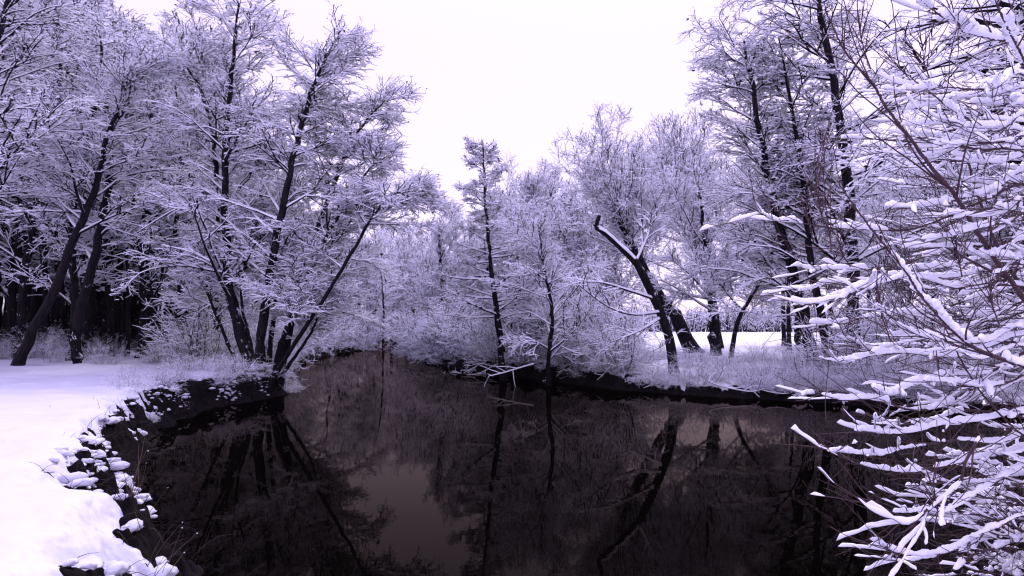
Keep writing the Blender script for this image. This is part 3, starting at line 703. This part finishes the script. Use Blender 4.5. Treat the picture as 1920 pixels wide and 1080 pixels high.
# dead leaning snag
def snag():
    pix = [(1266, 694, 26.3), (1256, 640, 26.3), (1240, 590, 26.3), (1215, 535, 26.2), (1192, 492, 26.1), (1162, 462, 26), (1135, 437, 25.9), (1118, 425, 25.9), (1124, 404, 25.9)]
    b = at(*pix[0]); b[2] = ground_z(b[0], b[1]) - .2; W_ = [b] + [at(*p) for p in pix[1:]]
    e = bpy.data.objects.new('dead_snag', None); COL.objects.link(e); e.location = b
    prop(e, 'broken-topped dead trunk leaning left, snow along its upper side, before the far field', 'tree')
    P = catmull([p - b for p in W_], 30)[None]; Rd = np.interp(np.linspace(0, 1, 30), [0, .05, .5, .8, 1], [.27, .20, .145, .11, .07])[None] * rng.uniform(.93, 1.07, (1, 30))
    mb = MB(); tubes(mb, P, Rd, 12, snow=.012, snow_to_r=.1, minhor=.68); link('trunk', mb.mesh('trunk', [BARKS, SNOW]), e)
    ex = [[(1225, 560, 26.2), (1180, 545, 25.5), (1130, 530, 25), (1085, 528, 24.8)], [(1236, 585, 26.2), (1190, 590, 25.6), (1140, 575, 25), (1080, 530, 24.5)],
          [(1192, 492, 26.1), (1215, 440, 26.4), (1222, 400, 26.6)], [(1240, 595, 26.3), (1200, 620, 25.6), (1150, 640, 25.2)]]
    P1 = np.stack([catmull([at(*q) - b for q in x], 10) for x in ex]); R1 = np.linspace(.06, .02, 10)[None] * np.ones((len(ex), 1))
    mb = MB(); tubes(mb, P1, R1, 6, snow=.015, snow_to_r=.5)
    P2, R2, _ = spawn(P1, R1, 9, .2, 1, 42, 14, lambda t: .9, 5, .13, -.02, .6, lateral=.4); tubes(mb, P2, R2, 4, snow=.022, wide=.008)
    P3, R3, _ = spawn(P2, R2, 5, .2, 1, 42, 14, lambda t: .45, 3, .13, -.02, .7, lateral=.4); tubes(mb, P3, R3, 4, snow=.02, wide=.008)
    link('limbs', mb.mesh('limbs', [BARK, SNOW]), e)
snag()

# ------------------------------------------------------------------ dead grass on the banks
mb = MB()
xs = rng.uniform(-14, 12, 60000); ys = rng.uniform(4, 34, 60000); s, r_ = river_sd(xs, ys); g, zs, s2 = heights(xs, ys)
q = (s2 > .05) & (s2 < 1.5) & (g > zs - .03) & (rng.random(len(xs)) < .6)
q |= (s2 > .4) & (s2 < 2.2) & (~r_) & (rng.random(len(xs)) < .006)
xs, ys, g, zs = xs[q], ys[q], g[q], zs[q]; n = len(xs)
D = nrm(rng.normal(0, .45, (n, 3)) + np.array([.35, -.1, .8])); L = rng.gamma(4, .06, n)
P = walk(np.stack([xs, ys, np.maximum(g, zs) - .03], -1), D, L, 4, .12, -.28); Rg = np.linspace(.0045, .0015, 5)[None] * np.ones((n, 1))
tubes(mb, P, Rg, 3)
prop(link('bank_grass', mb.mesh('bank_grass', [GRASS, SNOW])), 'dead brown grass hanging over the dark river banks', 'grass', kind='stuff')
mb = MB()                                             # tall dry stalks bottom left
for px, py, d in [(250, 930, 6.9), (262, 935, 6.8), (240, 945, 6.9), (270, 960, 6.7), (290, 985, 6.2), (262, 880, 8), (305, 1000, 6.1), (300, 1020, 5.9), (280, 1040, 5.8), (232, 925, 7.2), (120, 825, 10), (112, 925, 7), (215, 760, 13)]:
    b = at(px, py, d); b[2] = ground_z(b[0], b[1])
    m_ = rng.integers(1, 4)
    P = walk(np.repeat(b[None], m_, 0) + rng.normal(0, .04, (m_, 3)) * np.array([1, 1, 0]), nrm(rng.normal(0, .25, (m_, 3)) + np.array([.35, 0, .9])), rng.uniform(.25, .75, m_), 7, .05, -.06)
    if px < 220: P = P[:, :4]
    tubes(mb, P, np.linspace(.004, .0015, P.shape[1])[None] * np.ones((m_, 1)), 3)
    blobs(mb, P[:1, -1], rng.uniform(.005, .010, 1))
prop(link('dry_stalks', mb.mesh('dry_stalks', [STALK, SNOW])), 'thin dry stalks with snow flecks leaning over the water at the bank edge', 'dry stalks', kind='stuff')

# ------------------------------------------------------------------ foreground bush
def lumpy(P, hw, hh, cut=.25, seed=0, mb=None, fine=None):
    """pillow of snow lying along polyline P (k,3): broken into runs, rounded ends"""
    k = len(P); seg = np.linalg.norm(np.diff(P, axis=0), axis=1); S_ = np.concatenate([[0], np.cumsum(seg)])
    nz = vnoise(S_ * 5.5 + seed * 13.7, S_ * 0 + seed, 3); n2 = vnoise(S_ * 21 + seed * 5.1, S_ * 0 + seed, 4); n3 = vnoise(S_ * 45 + seed * 3.3, S_ * 0 + seed, 5)
    a = np.sqrt(np.clip((nz - cut) / .07, 0, 1)) * (.58 + .62 * n2 + .26 * n3)
    d0 = np.minimum(S_, S_[-1] - S_); a = a * np.clip(d0 / .022, 0, 1) ** .5
    a = a * (.68 + .32 * np.clip(S_ / .3, 0, 1)); Pt = P[None]; T, Sd, U = frames(Pt); T, Sd, U = T[0], Sd[0], U[0]
    hor = np.sqrt(1 - T[:, 2] ** 2); a = a * np.clip(hor * 1.25 - .15, 0, 1) ** 2
    W_ = hw * .85 * a; H_ = hh * 1.0 * a; sides = 12; an = 2 * np.pi * np.arange(sides) / sides
    ca, sa = np.cos(an), np.sin(an); sz = np.where(sa > 0, 1.25 * sa, .30 * sa)
    side_off = (vnoise(S_ * 9 + seed, S_ * 0, 8) - .5) * .7
    up = ZUP * .8 + U * .2
    r = 1 + .30 * (vnoise(S_[:, None] * 38 + seed, an[None] * 1.1 + 3, 6) - .5) * 2 + .14 * (vnoise(S_[:, None] * 95 + seed, an[None] * 2.6 + 3, 7) - .5) * 2
    V = P[:, None] + Sd[:, None] * ((ca[None] * r + side_off[:, None]) * W_[:, None])[..., None] + up[:, None] * ((sz[None] * (.5 + .5 * r) + .16) * H_[:, None])[..., None]
    i = np.arange(k - 1)[:, None] * sides; j = np.arange(sides)[None]; j2 = (j + 1) % sides
    f = np.stack([i + j, i + j2, i + sides + j2, i + sides + j], -1); live = (a[:-1] > .02) | (a[1:] > .02)
    f = f[live].reshape(-1, 4)
    if len(f) == 0: return
    mb.quads(V.reshape(-1, 3), f, np.zeros(len(f), int))
def resample(pts, step=.02):
    L = sum(np.linalg.norm(np.subtract(pts[i + 1], pts[i])) for i in range(len(pts) - 1)); return catmull(pts, max(6, int(L / step)))

bush_base = np.array([5.6, 4.7, 0.0]); bush_base[2] = ground_z(5.6, 4.7)
bush = bpy.data.objects.new('snowy_bush', None); COL.objects.link(bush); bush.location = bush_base
prop(bush, 'large leafless bush in the right foreground, its thin twigs piled thickly with snow', 'bush')
def root_path(end, d):
    """carry a branch from the picture's right edge on to the bush's foot"""
    e = np.array(end); h = e[2]; f = bush_base + np.array([rng.uniform(-.45, .45), rng.uniform(-.3, .3), -.1])
    m = e * .35 + f * .65; m[2] = ground_z(m[0], m[1]) * 0 + f[2] + max(.45, (h - f[2]) * .62)
    m2 = e * .75 + f * .25; m2[2] = h - max(.0, (h - f[2]) * .10)
    return [m2, m, f]
bs = [0]
def branch(pix, d0, d1, r=.006, snow=.034, cut=.25, twigs=7, tl=.42, tosoil=True, name='branch'):
    bs[0] += 1; n = len(pix)
    P = [at(q[0], q[1], d0 + (d1 - d0) * i / (n - 1)) for i, q in enumerate(pix)]
    if tosoil: P = P + root_path(P[-1], d1)
    P = [p - bush_base for p in P]
    C = resample(P, .022); k = len(C); C = C + rng.normal(0, .0012, C.shape)
    u = np.linspace(0, 1, k); rad = r * (.35 + 1.5 * u) if tosoil else r * (.45 + .8 * u)
    mb = MB(); tubes(mb, C[None], rad[None], 7)
    ms2 = MB()
    lumpy(C, snow, snow, cut, bs[0], ms2)
    # side twigs
    nt_ = twigs + 4 if twigs else 0; vis = .75 if tosoil else 1.0
    for q in range(nt_):
        t = rng.uniform(.08, vis); i = int(t * (k - 2)); T = C[i] - C[min(i + 3, k - 1)]; T /= np.linalg.norm(T) + 1e-9
        S_ = np.cross(T, ZUP); S_ /= np.linalg.norm(S_) + 1e-9
        D = T + S_ * rng.choice([-1, 1]) * rng.uniform(.3, .9) + ZUP * rng.normal(.05, .18); D /= np.linalg.norm(D)
        L_ = tl * rng.uniform(.45, 1.4); W_ = walk(C[i][None], D[None], np.array([L_]), 6, .10, .03)[0]
        Q = resample(list(W_), .02); kk = len(Q)
        tubes(mb, Q[None], np.linspace(max(.0028, rad[i] * .6), .0017, kk)[None], 5)
        if rng.random() < .72: lumpy(Q, snow * rng.uniform(.4, .9), snow * rng.uniform(.4, .95), cut + rng.uniform(.05, .3), bs[0] * 31 + q, ms2)
    for q in range(8 if twigs else 0):                # fine bare twigs
        i = int(rng.uniform(.05, vis) * (k - 2)); T = C[i] - C[min(i + 3, k - 1)]; T /= np.linalg.norm(T) + 1e-9
        D = T * rng.uniform(.4, 1) + rng.normal(0, .45, 3); D /= np.linalg.norm(D)
        Q = resample(list(walk(C[i][None], D[None], np.array([rng.uniform(.15, .5)]), 6, .09, .05)[0]), .03)
        tubes(mb, Q[None], np.linspace(.0024, .0012, len(Q))[None], 4)
    o = link(name, mb.mesh(name, [STEM], True), bush)
    if ms2.n: link('snow', ms2.mesh('snow', [SNOWB], True), o)
# dark stems that stay nearly bare
branch([(1547, 18), (1587, 100), (1635, 155), (1661, 200), (1706, 259), (1750, 318), (1791, 367), (1839, 446), (1890, 520), (1960, 600)], 3.0, 3.5, .009, .022, .62, 8, .5)
branch([(1570, 340), (1602, 387), (1647, 446), (1698, 509), (1735, 565), (1780, 613), (1824, 650), (1876, 672), (1960, 700)], 2.7, 3.1, .007, .03, .62, 5, .4)
branch([(1639, 72), (1690, 130), (1750, 178), (1787, 207), (1858, 244), (1930, 254)], 3.2, 3.6, .005, .022, .6, 6)
branch([(1855, -40), (1870, 10), (1891, 55), (1925, 120), (1960, 200)], 2.4, 2.8, .006, .028, .5, 4)
branch([(1700, -30), (1728, 0), (1765, 30), (1795, 40), (1810, 60), (1887, 78), (1950, 95)], 3.0, 3.3, .006, .036, .3, 4)
branch([(1800, 200), (1815, 300), (1845, 400), (1880, 480), (1940, 560)], 4.2, 4.6, .012, .02, .7, 4)
branch([(1700, 395), (1690, 440), (1720, 520), (1765, 600), (1810, 690), (1860, 760), (1940, 830)], 3.3, 3.6, .004, .02, .6, 5)
H = [
 ([(1545, 262), (1580, 259), (1640, 261), (1695, 265), (1750, 268), (1840, 280), (1930, 290)], 3.4, .030, .42),
 ([(1690, 168), (1730, 166), (1769, 163), (1832, 168), (1880, 158), (1930, 146)], 3.2, .042, .15),
 ([(1750, 276), (1780, 266), (1806, 255), (1858, 241), (1930, 198)], 3.3, .045, .1),
 ([(1752, 320), (1790, 292), (1824, 268), (1850, 240), (1930, 175)], 3.7, .036, .2),
 ([(1387, 378), (1425, 398), (1454, 413), (1491, 417), (1558, 426), (1639, 430), (1706, 430), (1787, 402), (1854, 372), (1940, 350)], 3.5, .036, .2),
 ([(1661, 386), (1713, 388), (1780, 378), (1861, 355), (1940, 325)], 3.2, .036, .2),
 ([(1473, 502), (1495, 498), (1521, 505), (1587, 504), (1639, 505), (1713, 505), (1787, 498), (1861, 476), (1940, 452)], 3.6, .036, .15),
 ([(1495, 546), (1520, 542), (1547, 532), (1590, 528), (1650, 508), (1740, 480), (1840, 440), (1940, 415)], 3.8, .034, .2),
 ([(1484, 565), (1510, 572), (1532, 568), (1587, 552), (1639, 528), (1695, 516), (1780, 520), (1860, 505), (1940, 500)], 3.4, .038, .12),
 ([(1561, 567), (1585, 553), (1610, 540), (1660, 528), (1720, 520), (1800, 540), (1940, 540)], 3.1, .036, .2),
 ([(1517, 605), (1550, 607), (1587, 604), (1620, 595), (1676, 590), (1750, 583), (1840, 556), (1940, 540)], 3.6, .036, .15),
 ([(1535, 671), (1560, 677), (1587, 678), (1639, 665), (1695, 661), (1787, 668), (1850, 650), (1940, 630)], 3.4, .038, .1),
 ([(1591, 633), (1610, 645), (1640, 656), (1713, 659), (1780, 640), (1860, 640), (1940, 650)], 3.7, .032, .2),
 ([(1639, 572), (1655, 582), (1676, 598), (1713, 624), (1769, 639), (1850, 640), (1940, 610)], 3.2, .034, .15),
 ([(1639, 726), (1655, 735), (1672, 739), (1706, 722), (1769, 705), (1843, 700), (1940, 680)], 3.1, .038, .1),
 ([(1503, 741), (1520, 737), (1545, 741), (1577, 749), (1644, 747), (1690, 765), (1732, 769), (1770, 758), (1820, 730), (1880, 690), (1950, 660)], 3.3, .032, .12),
 ([(1605, 772), (1625, 778), (1647, 790), (1680, 796), (1740, 792), (1800, 770), (1870, 775), (1940, 790)], 3.6, .032, .2),
 ([(1602, 807), (1630, 808), (1661, 812), (1714, 809), (1767, 795), (1837, 788), (1940, 775)], 3.3, .036, .1),
 ([(1553, 846), (1570, 846), (1591, 848), (1644, 853), (1682, 843), (1730, 835), (1800, 825), (1870, 830), (1940, 815)], 3.1, .030, .12),
 ([(1612, 869), (1644, 878), (1697, 884), (1749, 876), (1820, 862), (1880, 850), (1940, 838)], 3.3, .034, .1),
 ([(1630, 1011), (1655, 1022), (1679, 1034), (1725, 1041), (1767, 1034), (1820, 1013), (1872, 985), (1940, 965)], 3.0, .030, .1),
 ([(1658, 1045), (1675, 1050), (1697, 1053), (1725, 1046), (1760, 1040), (1820, 1020), (1940, 990)], 3.2, .026, .15),
 ([(1675, 960), (1700, 960), (1732, 956), (1770, 960), (1830, 965), (1880, 980), (1940, 1000)], 3.3, .026, .2),
 ([(1732, 902), (1760, 905), (1802, 908), (1851, 934), (1940, 950)], 3.4, .026, .2),
 ([(1768, 962), (1790, 948), (1830, 925), (1880, 895), (1940, 870)], 3.2, .028, .15),
 ([(1788, 1068), (1805, 1055), (1823, 1041), (1860, 1030), (1940, 1010)], 3.0, .028, .15),
]
for pix, d, sn, cut in H:
    branch(pix, d, d + rng.uniform(.2, .7), .0055, sn * .56, cut + .12, 14, .24)
branch([(1718, 1003), (1726, 985), (1753, 946), (1799, 908), (1807, 876), (1823, 841), (1841, 816)], 2.9, 2.9, .006, .022, .05, 4, .3, tosoil=False)
branch([(1624, 944), (1645, 955), (1668, 969), (1697, 982), (1715, 975), (1740, 955)], 2.95, 2.9, .004, .020, .1, 2, .25, tosoil=False)
branch([(1482, 803), (1498, 812), (1514, 823), (1542, 842)], 3.1, 3.1, .0035, .024, .0, 0, tosoil=False)
for px, py0, py1, d in [(1512, 455, 372, 3.5), (1545, 470, 250, 3.6), (1618, 130, 10, 3.2), (1730, 150, 85, 3.3), (1790, 520, 400, 3.4), (1655, 640, 500, 3.3), (1580, 500, 430, 3.4), (1755, 990, 850, 2.9), (1860, 610, 500, 3.2), (1530, 420, 300, 3.5)]:
    branch([(px, py1), (px + rng.uniform(-6, 6), (py0 + py1) / 2), (px + 14, py0)], d, d, .003, .014, .55, 2, .15, tosoil=False)
# the rest of the fan towards the edge of the picture
for i in range(64):
    py = rng.uniform(150, 1075); x0 = rng.uniform(1620, 1840) + (60 if py > 850 else 0); d = rng.uniform(3.2, 5.2)
    sl = rng.uniform(-.32, .12) * (1 if py < 880 else .6); bow = rng.uniform(5, 28)
    xs_ = np.linspace(x0, 1945, 5); pix = [(x, py + sl * (x - x0) + bow * math.sin(math.pi * min(1, (x - x0) / 300)) + rng.normal(0, 4)) for x in xs_]
    branch(pix, d, d + rng.uniform(-.2, .5), .005, rng.uniform(.012, .026), rng.uniform(.2, .45), 12, .26)

# ------------------------------------------------------------------ winter haze
hm = bpy.data.materials.new('winter_haze'); hm.use_nodes = True; t = hm.node_tree; t.nodes.clear()
v = t.nodes.new('ShaderNodeVolumePrincipled'); v.inputs['Color'].default_value = (.9, .88, 1, 1); v.inputs['Density'].default_value = .00006; v.inputs['Anisotropy'].default_value = .2
oo = t.nodes.new('ShaderNodeOutputMaterial'); t.links.new(v.outputs[0], oo.inputs['Volume'])
bx = np.array([(x, y, z) for x in (-345, 345) for y in (-345, 345) for z in (-2.6, 26)], float)
mb = MB(); mb.quads(bx, np.array([[0, 1, 3, 2], [4, 6, 7, 5], [0, 4, 5, 1], [2, 3, 7, 6], [0, 2, 6, 4], [1, 5, 7, 3]]), np.zeros(6, int))
prop(link('haze', mb.mesh('haze', [hm])), 'thin winter haze lightening the distant trees', 'haze', kind='stuff')
